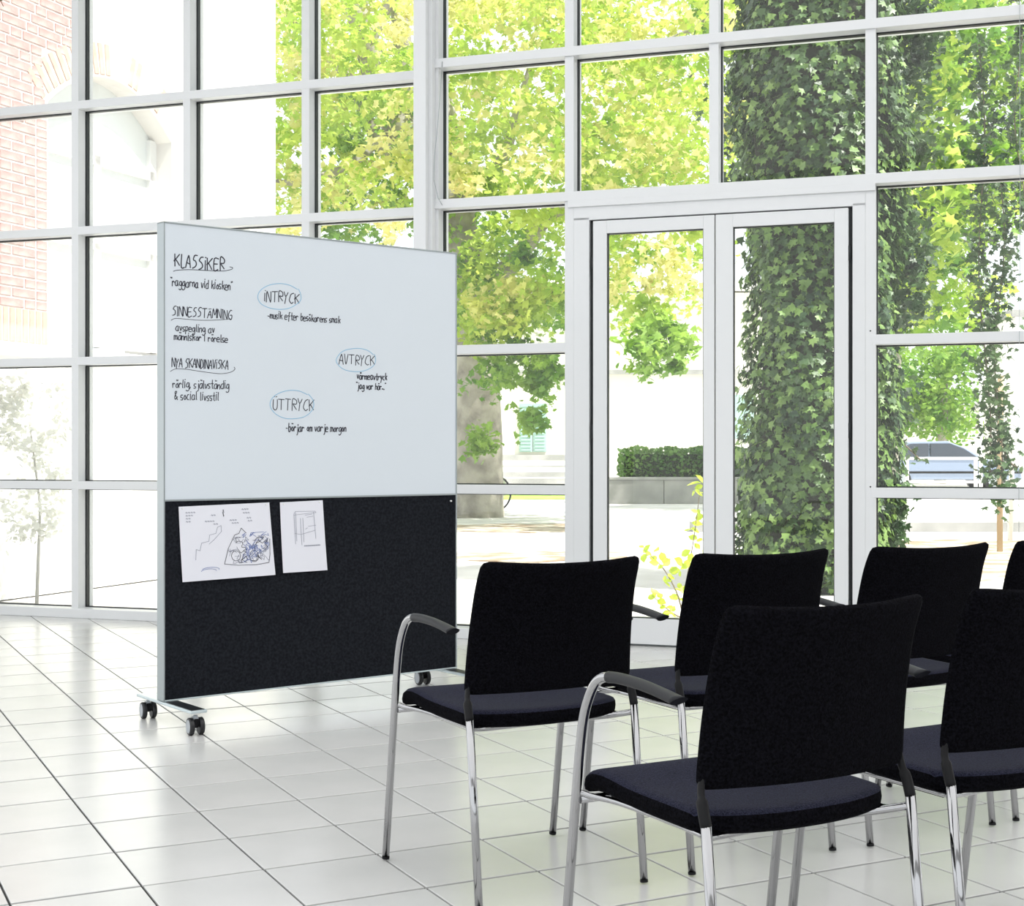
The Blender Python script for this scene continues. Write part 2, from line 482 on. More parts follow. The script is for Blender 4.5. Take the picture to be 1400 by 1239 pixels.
def make_chair():
    root = empty('conference_chair', (0, 0, 0))
    # seat pad: plan with rounded corners, waterfall front, bowed rear edge
    def seat(u, v):
        c = u * 2 - 1                       # -1 left .. 1 right
        front = 0.222 - 0.006 * c * c
        rear = -0.212 + 0.055 * abs(c) ** 2.4
        y = rear + (front - rear) * v
        hw = 0.233 - 0.012 * (1 - v)
        e = abs(c)
        if e > 0.86:                        # rounded corners
            q = (e - 0.86) / 0.14
            if v < 0.12: y += 0.018 * q * q * (1 - v / 0.12)
            if v > 0.93: y -= 0.008 * q * q
        x = hw * c
        z = 0.4435 - 0.006 * (1 - v) - 0.016 * (1 - c * c) * math.sin(math.pi * min(1, v * 1.05)) * 0.8 + 0.007 * math.exp(-((v - 0.80) / 0.16) ** 2)
        if v > 0.88: z -= 0.5 * (v - 0.88) ** 2 * 2
        return (x, y, z - .0025), (0, 0, 1)
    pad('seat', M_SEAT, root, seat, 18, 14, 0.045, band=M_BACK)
    # backrest: bowed in plan, reclined, slightly wider at the foot
    def back(u, v):
        c = u * 2 - 1
        hw = 0.2365 - 0.0125 * v
        bow = 0.045 * (1 - c * c)
        z = 0.497 + 0.330 * v - 0.010 * (1 - c * c) * v + 0.010 * (1 - c * c) * (1 - v) * 0.2
        y = -0.172 - 0.062 * v - 0.012 * math.sin(v * math.pi) * -1 - bow
        y -= 0.010 * max(0, v - 0.8) / 0.2 * abs(c)
        nx = 0.38 * c
        n = Vector((-nx, 1, 0.19)).normalized()
        return (hw * c, y, z), n
    pad('backrest', M_BACK, root, back, 12, 10, 0.030)
    r = 0.0098
    def foot(p, q, leg):
        a = Vector(p); d = (Vector(q) - a).normalized()
        MB().tube([a + d * 0.001, a + d * 0.007], 0.0102, 14).build('foot_cap', M_BLACKP, leg)
    for s in (-1, 1):
        # front leg that sweeps up and back as the arm
        low = [(s * .2555, .250, .004), (s * .2555, .188, .434)]
        arc = bez([(s * .2555, .188, .434), (s * .2555, .172, .53), (s * .255, .156, .59), (s * .254, .128, .637), (s * .253, .098, .657), (s * .252, .066, .661)], 5)
        fl = MB().tube([low[0]] + arc, r, 14).build('front_leg', M_CHROME, root)
        foot(low[0], low[1], fl)
        ap = bez([(s * .252, .078, .6605), (s * .251, .04, .6630), (s * .250, -.03, .6615), (s * .249, -.10, .6550), (s * .249, -.144, .6490)], 4)
        rad = [(0.0112 + 0.0055 * (i / (len(ap) - 1)), 0.0112 - 0.0022 * (i / (len(ap) - 1))) for i in range(len(ap))]
        am = MB().tube(ap, rad, 16, ref=(0, 0, 1))
        nv = len(am.v)                      # slanted end
        am.v[-16:] = [(x, y - (z - 0.648) * 1.3, z) for x, y, z in am.v[-16:]]
        am.build('armrest', M_ARM, root)
        rl0, rl1 = (s * .232, -.250, .004), (s * .233, -.202, .446)
        rl = MB().tube([rl0, rl1], r, 14).build('rear_leg', M_CHROME, root)
        foot(rl0, rl1, rl)
        up = bez([(s * .233, -.2025, .443), (s * .2325, -.192, .475), (s * .228, -.181, .505), (s * .219, -.180, .56), (s * .214, -.186, .62)], 4)
        MB().tube(up, [(0.0105, 0.0105)] * 6 + [(0.008, 0.006)] * (len(up) - 6), 12).build('back_upright', M_BLACKP, root)
        # side rail under the seat
        MB().tube(bez([(s * .2325, -.204, .425), (s * .212, -.17, .416), (s * .196, -.05, .411), (s * .203, .12, .411), (s * .235, .175, .416), (s * .2555, .190, .424)], 4), 0.0062, 10).build('side_rail', M_CHROME, root)
    MB().tube([(-.25, .185, .408), (.25, .185, .408)], 0.0078, 12).build('cross_tube', M_CHROME, root)
    MB().tube(bez([(-.232, -.200, .424), (-.17, -.165, .413), (0, -.145, .410), (.17, -.165, .413), (.232, -.200, .424)], 4), 0.0078, 12).build('cross_tube', M_CHROME, root)
    # dark shell under the pad
    sh = MB()
    sh.box(-.19, .19, -.140, .17, .400, .418)
    sh.build('seat_shell', M_BLACKP, root, 0.003)
    return root

chair = make_chair()
index_children()
CY = R(28.3)
def chair_from_corner(px, py, yaw=CY, first=False):
    """origin of a chair whose upper left back corner stands at ground distance given by the photo"""
    D = (CH - 0.83) * F / (py - 619.5)
    X = (px - 700) / F * D
    c, s = math.cos(yaw), math.sin(yaw)
    lx, ly = -0.223, -0.240
    return (X - (lx * c - ly * s), D - (lx * s + ly * c), 0)
G = 'conference chairs set out in two rows'
spots = [
    (657, 764.3, CY, 'black upholstered armchair at the left end of the row nearer the window, nearest the whiteboard'),
    (947, 753.0, CY, 'second black armchair of the row nearer the window, partly behind the large chair in front'),
    (1190, 744.0, CY, 'third black armchair of the row nearer the window, in front of the right door jamb'),
    (1388.5, 736.0, CY, 'black armchair cut off by the right edge of the picture, last of the window row'),
    (990, 822.5, CY, 'black upholstered armchair in the foreground row, largest and complete in view'),
    (1325.5, 799.8, CY, 'black armchair of the foreground row cut by the right edge of the picture'),
]
for i, (px, py, yw, lab) in enumerate(spots):
    o = chair if i == 0 else copy_tree(chair)
    o.location = chair_from_corner(px, py, yw)
    o.rotation_euler = (0, 0, yw)
    setp(o, lab, 'chair', G)

# ------------------------------------------------------------------ mobile whiteboard
BA = R(38.2)                                       # turn of the board
BL = Vector((-1.372, 5.583, 0))                    # its left end on the floor
BU = Vector((math.cos(BA), math.sin(BA), 0)); BN = Vector((-math.sin(BA), math.cos(BA), 0))
BW = 1.425
BZ0, BZ1, BZM = 0.100, 1.992, 0.896
BT = 0.056
board = empty('mobile_whiteboard', BL, BA, 'tall mobile partition on castors with white writing panel above charcoal felt', 'whiteboard')
MB().box(0.006, BW - .006, 0.0, BT, BZM, BZ1 - .006).build('writing_panel', M_BOARD, board)
wp = bpy.data.objects['writing_panel']
MB().box(0.006, BW - .006, 0.002, BT - .002, BZ0 + .006, BZM - .003).build('felt_panel', M_FELT, board)
MB().box(0, 0.006, -.003, BT + .003, BZ0, BZ1).build('side_profile', M_ALU, board, 0.001)
MB().box(BW - .006, BW, -.003, BT + .003, BZ0, BZ1).build('side_profile', M_ALU, board, 0.001)
MB().box(0.0, BW, -.003, BT + .003, BZ1 - .006, BZ1).build('top_profile', M_ALU, board, 0.001)
MB().box(0.0, BW, -.003, BT + .003, BZ0, BZ0 + .006).build('bottom_profile', M_ALU_EDGE, board, 0.001)
MB().box(0.006, BW - .006, -.003, BT + .002, BZM - .007, BZM).build('divider_strip', M_ALU, board)
def castor(x, y):
    r = MB()
    rr = 0.0335; z = rr
    # two wheels with hubs, fork housing, stem; the axle lies along x
    for s in (-1, 1):
        pts = [(x + s * .011, y, z), (x + s * .013, y, z), (x + s * .026, y, z), (x + s * .029, y, z)]
        r.tube(pts, [rr * .93, rr, rr, rr * .9], 24)
    cz = Matrix.Translation((x, y, 0)) @ Matrix.Rotation(R(-9), 4, 'Z') @ Matrix.Translation((-x, -y, 0))
    turn = lambda q: setattr(q, 'v', [tuple(cz @ Vector(p)) for p in q.v])
    turn(r)
    w = r.build('castor', M_TYRE, board)
    for s in (-1, 1):
        h = MB(); h.cyl((x + s * .027, y, z), (x + s * .0305, y, z), rr * .80, rr * .74, 24)
        turn(h)
        h.build('wheel_hub', M_CASTOR, w)
    b = MB()
    b.box(x - .0095, x + .0095, y - .012, y + .024, z - .006, z + .030)
    turn(b)
    b.build('housing', M_BLACKP, w, 0.004)
    c = MB(); c.tube([(x, y, z + .026), (x, y, z + .042)], 0.008, 12)
    c.box(x - .009, x + .009, y - .010, y + .026, z + .006, z + .034)
    turn(c)
    c.build('stem', M_CASTOR, w)
for x in (0.035, BW - 0.035):
    MB().box(x - .034, x + .034, -.245, BT + .205, 0.086, 0.098).build('foot_bar', M_ALU_EDGE, board, 0.003)
    MB().box(x - .027, x + .027, -.235, -.004, 0.0975, 0.0992).build('foot_inlay', M_ARM, board)
    castor(x, -.213); castor(x, BT + .165)

def bpt(px, py):
    """photo point -> (along, height) on the board's front face"""
    t = (px - 700) / F
    # BL + BU*u = (t*D, D)
    D = (BL.y * BU.x - BL.x * BU.y) / (BU.x - t * BU.y)
    u = (D - BL.y) / BU.y
    return u, CH - (py - 619.5) * D / F

GL = {  # strokes on a grid: x 0-9, y 0-9 with a,b,c,d below the line
 'K':'10 09;79 04 25 71','L':'19 10 50','A':'00 49 70;14 63','S':'79 49 27 26 55 63 51 10','E':'79 19 10 71;15 65','R':'10 19 59 77 65 25 71',
 'i':'10 17;19 29','I':'10 19;09 29','N':'00 09 60 69','T':'09 89;49 40','Ä':'00 47 70;13 63;29 39;59 69','M':'00 19 43 79 80','G':'79 49 15 12 40 71 74 44',
 'Y':'09 35 69;35 2a','D':'10 19 57 62 10','V':'09 30 69','C':'79 38 14 12 40 71','U':'09 02 30 62 69','Ü':'08 02 20 40 62 68;1e 2e;4e 5e',
 'c':'45 25 02 20 40','a':'55 25 02 10 40 55 51 60','b':'19 10 40 53 45 14','d':'55 25 02 10 40 52;59 50','e':'13 53 45 15 02 10 50','f':'59 39 20 2b;05 45','g':'55 25 02 11 41 55 5b 2d 0c',
 'h':'19 10;14 45 54 50','j':'35 3b 1d;37 38','k':'19 10;55 13;24 50','l':'19 11 20','m':'05 00;04 25 33 30;34 55 63 60','n':'05 00;03 25 44 40','o':'25 02 20 42 25',
 'p':'05 0d;05 35 42 20 01','r':'05 00;03 25 44','s':'45 15 03 32 30 00','t':'29 21 40;05 45','u':'05 01 20 41 45;45 40','v':'05 20 45','y':'05 21 45;45 1d',
 'ä':'55 25 02 10 40 55 50;28 29;48 49','ö':'25 02 20 42 25;18 19;38 39','ı':'15 10','"':'08 09;28 29',',':'11 0a','.':'00 11','-':'03 33','&':'60 17 39 48 13 20 63','w':'05 10 35 50 65',
}
YM = {'e': 10.6, 'a': -1, 'b': -2, 'c': -3, 'd': -4}
def ribbon(m, pts, w, y):
    """flat ink line on the plane y, in (x,z)"""
    P = [Vector(p) for p in pts]
    for k in range(len(P) - 1):
        a, b = P[k], P[k + 1]
        d = b - a
        if d.length < 1e-6: continue
        d.normalize(); n = Vector((-d.y, d.x)) * w / 2
        a = a - d * w * .3; b = b + d * w * .3
        yy = y - 0.00004 * (k % 5)
        q = [a + n, a - n, b - n, b + n]
        m.add([(p.x, yy, p.y) for p in q] + [(p.x, yy + .0006, p.y) for p in q], [(0, 1, 2, 3), (7, 6, 5, 4), (0, 4, 5, 1), (1, 5, 6, 2), (2, 6, 7, 3), (3, 7, 4, 0)])
def smooth2(pts, n=4):
    return [(p.x, p.y) for p in bez([(a, b, 0) for a, b in pts], n)]
def write(txt, px0, px1, pyb, hpx, wmm=4.2, name='handwriting', parent=wp, material=None, slant=0.08, rag=0.5):
    u0, z0 = bpt(px0, pyb); u1, z1 = bpt(px1, pyb)
    zb = bpt((px0 + px1) / 2, pyb)[1]
    sc = (bpt((px0 + px1) / 2, pyb - hpx)[1] - zb) / 9.0
    # measure
    x = 0; adv = []
    for ch in txt:
        if ch == ' ': adv.append((x, None)); x += 4.5; continue
        g = GL[ch]; wmax = max(int(q[0]) for st in g.split(';') for q in st.split())
        adv.append((x, g)); x += wmax + 1.7
    fx = (u1 - u0) / x
    m = MB()
    for x0, g in adv:
        if not g: continue
        jx, jz = random.uniform(-rag, rag) * .4, random.uniform(-rag, rag)
        for st in g.split(';'):
            pts = []
            for q in st.split():
                X = int(q[0]); Z = YM.get(q[1], None)
                Z = int(q[1]) if Z is None else Z
                X += random.uniform(-.3, .3); Z += random.uniform(-.3, .3)
                pts.append((u0 + (x0 + X + jx + slant * Z) * fx, zb + (Z + jz) * sc))
            if len(pts) > 2: pts = smooth2(pts, 3)
            ribbon(m, pts, wmm / 1000, -0.0006)
    return m.build(name, material or M_INK, parent)
def line(pxs, wmm, material, name, parent=wp):
    m = MB(); ribbon(m, smooth2([bpt(*p) for p in pxs], 6), wmm / 1000, -0.0006)
    return m.build(name, material, parent)
def ring(cx, cy, rx, ry, ph=0.0):
    p = []
    for k in range(15):
        a = ph + 2 * math.pi * k / 14
        f = 1 + (0.05 if k == 14 else random.uniform(-.02, .02))
        p.append((cx + rx * f * math.cos(a), cy - ry * f * math.sin(a)))
    line(p, 2.6, M_BLUE, 'blue_ring')
write('KLASSiKER', 238, 308, 368, 17, 4.6)
line([(237, 371), (243, 369.5), (260, 368.8), (285, 370), (305, 370.5), (316, 368.5), (318, 366), (314, 365)], 2.4, M_INK, 'underline')
write('"raggarna vid kiosken"', 233, 318, 393.5, 11.5, 3.6)
write('SINNESSTÄMNING', 235, 318, 434, 12.5, 3.4)
line([(234, 438), (240, 435.5), (255, 436.5), (275, 438), (300, 437.5), (315, 436)], 2.0, M_INK, 'underline')
write('avspegling av', 240, 294, 453.5, 10, 3.4)
write('människor i rörelse', 238, 312, 466.5, 10, 3.6)
write('NYA SKANDINAViSKA', 235, 313, 503.5, 12, 3.4)
line([(233, 508), (240, 504.5), (255, 505), (275, 508), (300, 511), (315, 509), (321, 505), (320, 502)], 2.0, M_INK, 'underline')
write('rörlig, självständig', 236, 314, 531, 11, 3.4)
write('& social livsstil', 238, 300, 547, 11, 3.4)
write('iNTRYCK', 361, 410, 414, 14, 3.8); ring(382, 405.5, 30, 17.5, 0.6)
write('-musik efter besökarens smak', 366, 466, 438.5, 9.5, 3.6, slant=.05)
write('AVTRYCK', 463, 513, 499, 13, 3.4); ring(487, 492.5, 27, 16, 0.5)
write('värmeavtryck', 488, 530, 519, 9, 4.2)
write('"jag var här..."', 487, 528, 532, 8.5, 4.0)
write('ÜTTRYCK', 373, 430, 560.5, 15, 3.4); ring(399.5, 553.5, 30, 19.5, 0.8)
write('-börjar om varje morgon', 391, 474, 590, 10.5, 4.0)

# papers pinned to the felt
def paper(c, label, sketch):
    P = [bpt(*q) for q in c]                       # tl, tr, br, bl
    cx = sum(p[0] for p in P) / 4; cz = sum(p[1] for p in P) / 4
    loc = BL + BU * cx + Vector((0, 0, cz)) - BN * 0.0012
    r = empty('paper_sheet', loc, BA, label, 'paper', 'papers pinned to the felt panel')
    n = 8
    m = MB(); vs = []
    for j in range(n + 1):
        for i in range(n + 1):
            u, v = i / n, j / n
            t = [P[0][k] * (1 - u) * (1 - v) + P[1][k] * u * (1 - v) + P[2][k] * u * v + P[3][k] * (1 - u) * v for k in (0, 1)]
            bulge = -0.006 * v * v - 0.002 * math.sin(math.pi * u)
            vs.append((t[0] - cx, bulge, t[1] - cz))
    N = len(vs)
    vs += [(x, y + .0004, z) for x, y, z in vs]
    fs = []
    for j in range(n):
        for i in range(n):
            a = j * (n + 1) + i
            fs.append((a, a + n + 1, a + n + 2, a + 1)); fs.append((a + N, a + 1 + N, a + n + 2 + N, a + n + 1 + N))
    m.add(vs, fs, True); sheet = m.build('sheet', M_PAPER, r)
    def S(u, v):                                   # paper coordinates
        t = [P[0][k] * (1 - u) * (1 - v) + P[1][k] * u * (1 - v) + P[2][k] * u * v + P[3][k] * (1 - u) * v for k in (0, 1)]
        return (t[0] - cx, t[1] - cz, -0.006 * v * v - 0.002 * math.sin(math.pi * u) - .0007)
    for material, strokes, wd in sketch:
        m = MB()
        for st in strokes:
            q = [S(*p) for p in st]
            for k in range(len(q) - 1):
                ribbon(m, [(q[k][0], q[k][1]), (q[k + 1][0], q[k + 1][1])], wd, min(q[k][2], q[k + 1][2]))
        m.build('pencil_drawing', material, sheet)['kind'] = 'stuff'
    for u in ((.04, .96) if len(sketch) > 1 else (.08, .92)):
        x, z, y = S(u, .025)
        MB().cyl((x, y - .004, z), (x, y + .001, z), 0.0035, n=10).build('pin', M_PAINTW, r)
def scrib(u0, u1, v0, v1, n, k=5):
    out = []
    for _ in range(n):
        u, v = random.uniform(u0, u1), random.uniform(v0, v1); st = [(u, v)]
        for _ in range(k):
            u = min(u1, max(u0, u + random.uniform(-.05, .05))); v = min(v1, max(v0, v + random.uniform(-.06, .06))); st.append((u, v))
        out.append(st)
    return out
def smallwords(rows):
    out = []
    for u, v, l in rows:
        x = u
        while x < u + l:
            out.append([(x, v), (x + .008, v - .014), (x + .014, v + .004), (x + .02, v - .008)]); x += .027
    return out
arcp = lambda cx, cy, rx, ry, a0, a1, n=10: [(cx + rx * math.cos(a0 + (a1 - a0) * k / n), cy + ry * math.sin(a0 + (a1 - a0) * k / n)) for k in range(n + 1)]
# big sketch: a cluster of seated figures and vehicles, drawn loosely, with notes round it
pen = scrib(.50, .95, .45, .80, 26, 6) + [
    [(.45, .80), (.50, .60), (.58, .42), (.63, .40), (.66, .33), (.71, .40)], [(.45, .80), (.60, .83), (.80, .84), (.94, .82), (.96, .70), (.97, .50)],
    arcp(.58, .70, .05, .07, 0, 6.3), arcp(.78, .72, .05, .08, 0, 6.3), arcp(.90, .60, .06, .08, 0, 6.3), arcp(.87, .38, .03, .04, 0, 6.3), arcp(.70, .38, .035, .06, 0, 6.3),
    [(.50, .62), (.62, .60), (.66, .50), (.60, .46)], [(.76, .42), (.77, .60), (.82, .68)], [(.72, .45), (.72, .58), (.78, .58), (.78, .45)],
    [(.28, .62), (.30, .72), (.36, .66), (.42, .63), (.34, .73), (.30, .64)], [(.40, .63), (.47, .65)], [(.46, .90), (.52, .90)], [(.49, .86), (.49, .95)],
    [(.17, .37), (.22, .37), (.22, .41), (.17, .41), (.17, .37)], arcp(.57, .12, .045, .04, 0, 6.3), arcp(.60, .13, .03, .03, 0, 6.3)]
blue = scrib(.66, .96, .40, .82, 22, 6) + [arcp(.30, .86, .09, .03, 3.4, 6.6), arcp(.28, .88, .08, .03, 3.2, 6.2)]
greyp = [[(.15, .72), (.16, .58), (.20, .60), (.22, .50), (.30, .48), (.31, .40), (.38, .38), (.40, .30), (.44, .28), (.44, .36), (.36, .46), (.30, .52)]] + \
    smallwords([(.07, .09, .09), (.07, .13, .08), (.07, .17, .04), (.07, .21, .03), (.27, .22, .09), (.54, .22, .08), (.56, .26, .07), (.68, .08, .06), (.69, .13, .06), (.73, .20, .05), (.74, .24, .05), (.36, .26, .04), (.34, .14, .05)])
black = [[(.47, .07), (.48, .10), (.47, .13), (.475, .16)], [(.48, .07), (.465, .11), (.48, .15)]]
paper([(244, 693), (368, 687), (375.5, 786), (248.5, 796)], 'larger landscape sheet with blue and grey pen sketches, pinned at the left of the felt',
      [(M_INKG, greyp + pen[:18], .0016), (M_DBLUE, blue, .0016), (M_INK, black + pen[18:30], .0019)])
cab = [[(.30, .18), (.34, .14), (.80, .15), (.82, .17), (.30, .19), (.31, .60)], [(.30, .45), (.44, .47), (.78, .42)], [(.50, .24), (.50, .58)], [(.44, .24), (.45, .62)], [(.76, .16), (.78, .54)],
       [(.34, .16), (.34, .56)], [(.55, .40), (.60, .38)], [(.62, .36), (.80, .35)], [(.56, .20), (.72, .19)], [(.60, .23), (.74, .22)]] + smallwords([(.50, .64, .36)])
paper([(382.5, 687), (441, 684), (446.5, 779.5), (386, 783.5)], 'smaller upright sheet with a faint pencil drawing of a cabinet, right of the larger one', [(M_INKG, cab, .0015)])
MB().cyl((0, 0, 0), (0, -.006, 0), 0.004, n=12).build('drawing_pin', M_PAINTW, None, loc=BL + BU * bpt(616, 685)[0] + Vector((0, 0, bpt(616, 685)[1])), rz=BA)
setp(bpy.data.objects['drawing_pin'], 'tiny white pin alone at the upper right corner of the felt', 'pin')

# ------------------------------------------------------------------ outdoors
def at(px, D, z=None, py=None):
    X = (px - 700) / F * D
    if z is None: z = CH - (py - 619.5) * D / F
    return Vector((X, D, z))

g = MB(); g.box(-60, 60, 0, 140, -.10, -.012)
# the ground starts beyond the wall
gv = [WO + WU * -40 + WN * 0.16, WO + WU * 40 + WN * 0.16, Vector((90, 160, 0)), Vector((-90, 160, 0))]
g = MB(); g.add([(p.x, p.y, -.012) for p in gv] + [(p.x, p.y, -.2) for p in gv], [(0, 1, 2, 3), (7, 6, 5, 4), (0, 4, 5, 1), (1, 5, 6, 2), (2, 6, 7, 3), (3, 7, 4, 0)])
g.build('ground', M_GROUND).__setitem__('kind', 'structure')

def leaves(name, centers, size, material, parent=None, kind='stuff', normals=None, jitter=1.0, loc=None, shape=0, droop=0.0):
    c = np.asarray(centers, float); n = len(c)
    sz = (size * (0.7 + 0.6 * rng.random(n)))[:, None, None]
    if shape == 0:      # pointed oval, folded at the rib
        T = np.array([(0, -.5, 0), (.30, -.22, .06), (.32, .12, .07), (0, .55, 0), (-.32, .12, .07), (-.30, -.22, .06)])
        faces = [(0, 1, 2, 3), (0, 3, 4, 5)]
    else:               # lobed
        T = np.array([(0, -.35, 0), (.42, -.30, .03), (.30, .02, .05), (.46, .24, -.02), (.14, .20, .04), (0, .60, -.05), (-.14, .20, .04), (-.46, .24, -.02), (-.30, .02, .05), (-.42, -.30, .03)])
        faces = [(0, 1, 2), (0, 2, 4, 5), (2, 3, 4), (0, 5, 6, 8), (6, 7, 8), (0, 8, 9)]
    if normals is None:
        nn = rng.normal(size=(n, 3)); nn[:, 2] = np.abs(nn[:, 2]) + 0.3
    else:
        nn = np.asarray(normals, float) + rng.normal(size=(n, 3)) * jitter
    nn /= np.linalg.norm(nn, axis=1)[:, None]
    a = rng.normal(size=(n, 3)); a[:, 2] -= droop
    a -= nn * (a * nn).sum(1)[:, None]; a /= np.linalg.norm(a, axis=1)[:, None]
    b = np.cross(a, nn)
    k = len(T)
    V = c[:, None, :] + sz * (T[None, :, 0:1] * b[:, None, :] + T[None, :, 1:2] * a[:, None, :] + T[None, :, 2:3] * nn[:, None, :])
    V = V.reshape(-1, 3)
    me = bpy.data.meshes.new(name)
    me.vertices.add(len(V)); me.vertices.foreach_set('co', V.ravel().astype(np.float32))
    base = (np.arange(n) * k)
    L = []; starts = []; tot = []
    per = sum(len(f) for f in faces)
    flat = np.concatenate([np.array(f) for f in faces])
    loops = (base[:, None] + flat[None, :]).ravel()
    lens = np.array([len(f) for f in faces])
    st = np.concatenate([[0], np.cumsum(lens)[:-1]])
    starts = (np.arange(n)[:, None] * per + st[None, :]).ravel()
    me.loops.add(len(loops)); me.loops.foreach_set('vertex_index', loops.astype(np.int32))
    me.polygons.add(len(starts)); me.polygons.foreach_set('loop_start', starts.astype(np.int32))
    me.polygons.foreach_set('loop_total', np.tile(lens, n).astype(np.int32))
    me.update(calc_edges=True); me.validate()
    me.materials.append(material)
    o = bpy.data.objects.new(name, me)
    if parent: o.parent = parent
    if loc: o.location = loc
    if kind: o['kind'] = kind
    return link(o)

def blob(c, r, n, flat=1.0):
    p = rng.normal(size=(n, 3)) * r * .52
    p *= rng.uniform(.6, 1.35, 3)
    p[:, 2] *= flat
    return p + np.asarray(c)

# --- big maple with pale bark, its crown filling the middle bays
T1 = at(655, 24.2, 0)
tree = empty('maple_tree', T1, 0, 'broad leafy tree with thick pale trunk seen through the middle panes left of the door', 'tree')
def W(px, D, py):                                  # point relative to the trunk's foot
    p = at(px, D, py=py) - T1
    return (p.x, p.y, p.z)
trk = MB().tube(bez([(0, 0, -.05), W(656, 24.2, 690), W(655, 24.2, 600), W(652, 24.2, 500), W(642, 24.2, 400), W(624, 24.2, 300), W(614, 24.2, 230), W(600, 24.2, 120), W(590, 24.2, -60)], 4),
                [.62, .46, .43, .42, .41, .41, .40, .40, .40, .39, .38, .38, .37, .37, .36, .36, .35, .34, .33, .32, .32, .30, .29, .28, .27, .26, .25, .24, .22, .20, .18, .16, .14], 18)
trk.build('trunk', M_BARK, tree)
limbs = [([(648, 24.2, 420), (690, 24, 372), (720, 23.8, 335), (745, 23.6, 300), (800, 23.5, 250)], .20, .10),
         ([(625, 24.2, 300), (660, 24, 260), (686, 24, 220), (702, 24, 172), (730, 24, 80)], .17, .06),
         ([(618, 24.2, 280), (580, 23.8, 230), (548, 23.5, 180), (520, 23.3, 120), (490, 23, 20), (470, 23, -60)], .34, .16),
         ([(566, 23.6, 210), (540, 23.3, 215), (505, 23, 170), (480, 22.8, 110)], .18, .08),
         ([(545, 23.5, 175), (556, 23.5, 120), (548, 23.4, 40), (540, 23.4, -40)], .22, .12),
         ([(505, 23, 60), (530, 23, 10), (560, 23, -40)], .10, .05),
         ([(745, 23.6, 300), (820, 23.2, 270), (900, 23, 260), (960, 23, 280)], .10, .04),
         ([(480, 22.8, 110), (430, 22.6, 60), (390, 22.4, 20)], .08, .04),
         ([(520, 23, 190), (470, 22.6, 230), (400, 22.4, 250), (350, 22, 240)], .09, .03),
         ([(905, 22, 60), (960, 21.8, 30), (1000, 21.6, -30)], .05, .03)]
for pts, r0, r1 in limbs:
    q = bez([W(*p) for p in pts], 4)
    MB().tube(q, [r0 + (r1 - r0) * i / (len(q) - 1) for i in range(len(q))], 10).build('branch', M_BARK, tree)
def crown(regions, dens):
    pts = []
    for (x0, x1, y0, y1, d0, d1, n, rr) in regions:
        for _ in range(n):
            D = random.uniform(d0, d1)
            c = W(random.uniform(x0, x1), D, random.uniform(y0, y1))
            pts.append(blob(c, rr * random.uniform(.6, 1.3), dens, .7))
    return np.concatenate(pts)
A = [(300, 560, -60, 340, 20, 26, 80, .5), (600, 1010, -60, 230, 19, 25, 100, .55), (700, 1000, 200, 330, 20, 25, 32, .45),
     (620, 690, 180, 470, 22.5, 23.6, 18, .42), (640, 760, 380, 470, 21.5, 23, 15, .42), (800, 985, 300, 440, 20, 24, 20, .42)]
leaves('foliage', crown(A, 72), .135, M_L1, tree, shape=1)
B = [(300, 560, -60, 330, 19.5, 25, 52, .45), (600, 1010, -60, 260, 18.5, 25, 60, .5), (650, 760, 390, 440, 21, 22.5, 6, .35), (800, 960, 260, 420, 19.5, 22, 12, .35)]
leaves('yellow_foliage', crown(B, 62), .135, M_L2, tree, shape=1)
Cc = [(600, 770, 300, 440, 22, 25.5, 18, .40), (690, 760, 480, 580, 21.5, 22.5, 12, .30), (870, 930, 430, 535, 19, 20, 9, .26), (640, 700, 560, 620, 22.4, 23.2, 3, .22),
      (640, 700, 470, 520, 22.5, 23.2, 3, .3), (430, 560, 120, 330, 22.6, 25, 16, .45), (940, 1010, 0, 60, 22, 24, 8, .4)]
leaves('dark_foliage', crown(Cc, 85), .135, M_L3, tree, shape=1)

# --- maples beyond on the right
T2 = at(1222, 30, 0)
tree2 = empty('bright_tree', T2, 0, 'sunlit yellow-green tree behind the ivy, filling the right bay', 'tree')
def W2(px, D, py):
    p = at(px, D, py=py) - T2
    return (p.x, p.y, p.z)
MB().tube(bez([(0, 0, 0), W2(1226, 30, 520), W2(1232, 30, 350), W2(1240, 30, 100)], 4), [.10 - .004 * i for i in range(13)], 12).build('trunk', M_BARK, tree2)
pts = []
for (x0, x1, y0, y1, d0, d1, n, rr) in [(1190, 1430, -60, 300, 25, 32, 60, .9), (1190, 1350, 250, 450, 26, 31, 24, .7)]:
    for _ in range(n):
        c = W2(random.uniform(x0, x1), random.uniform(d0, d1), random.uniform(y0, y1)); pts.append(blob(c, rr * random.uniform(.6, 1.2), 120, .7))
leaves('foliage', np.concatenate(pts[::2]), .22, M_L1, tree2, shape=1)
leaves('dark_foliage', np.concatenate(pts[1::2]), .22, M_L3, tree2, shape=1)
T3 = at(1285, 50, 0)
tree3 = empty('round_tree', T3, 0, 'mid green round tree above the parked car', 'tree')
MB().tube([(0, 0, 0), (.1, 0, 2.2), (.2, .1, 4.5)], [.22, .18, .1], 10).build('trunk', M_BARK, tree3)
pts = []
for _ in range(46):
    c = at(random.uniform(1205, 1335), random.uniform(48, 52), py=random.uniform(485, 590)) - T3
    pts.append(blob((c.x, c.y, c.z), .75, 120, .75))
leaves('foliage', np.concatenate(pts), .2, M_L3, tree3, shape=0)

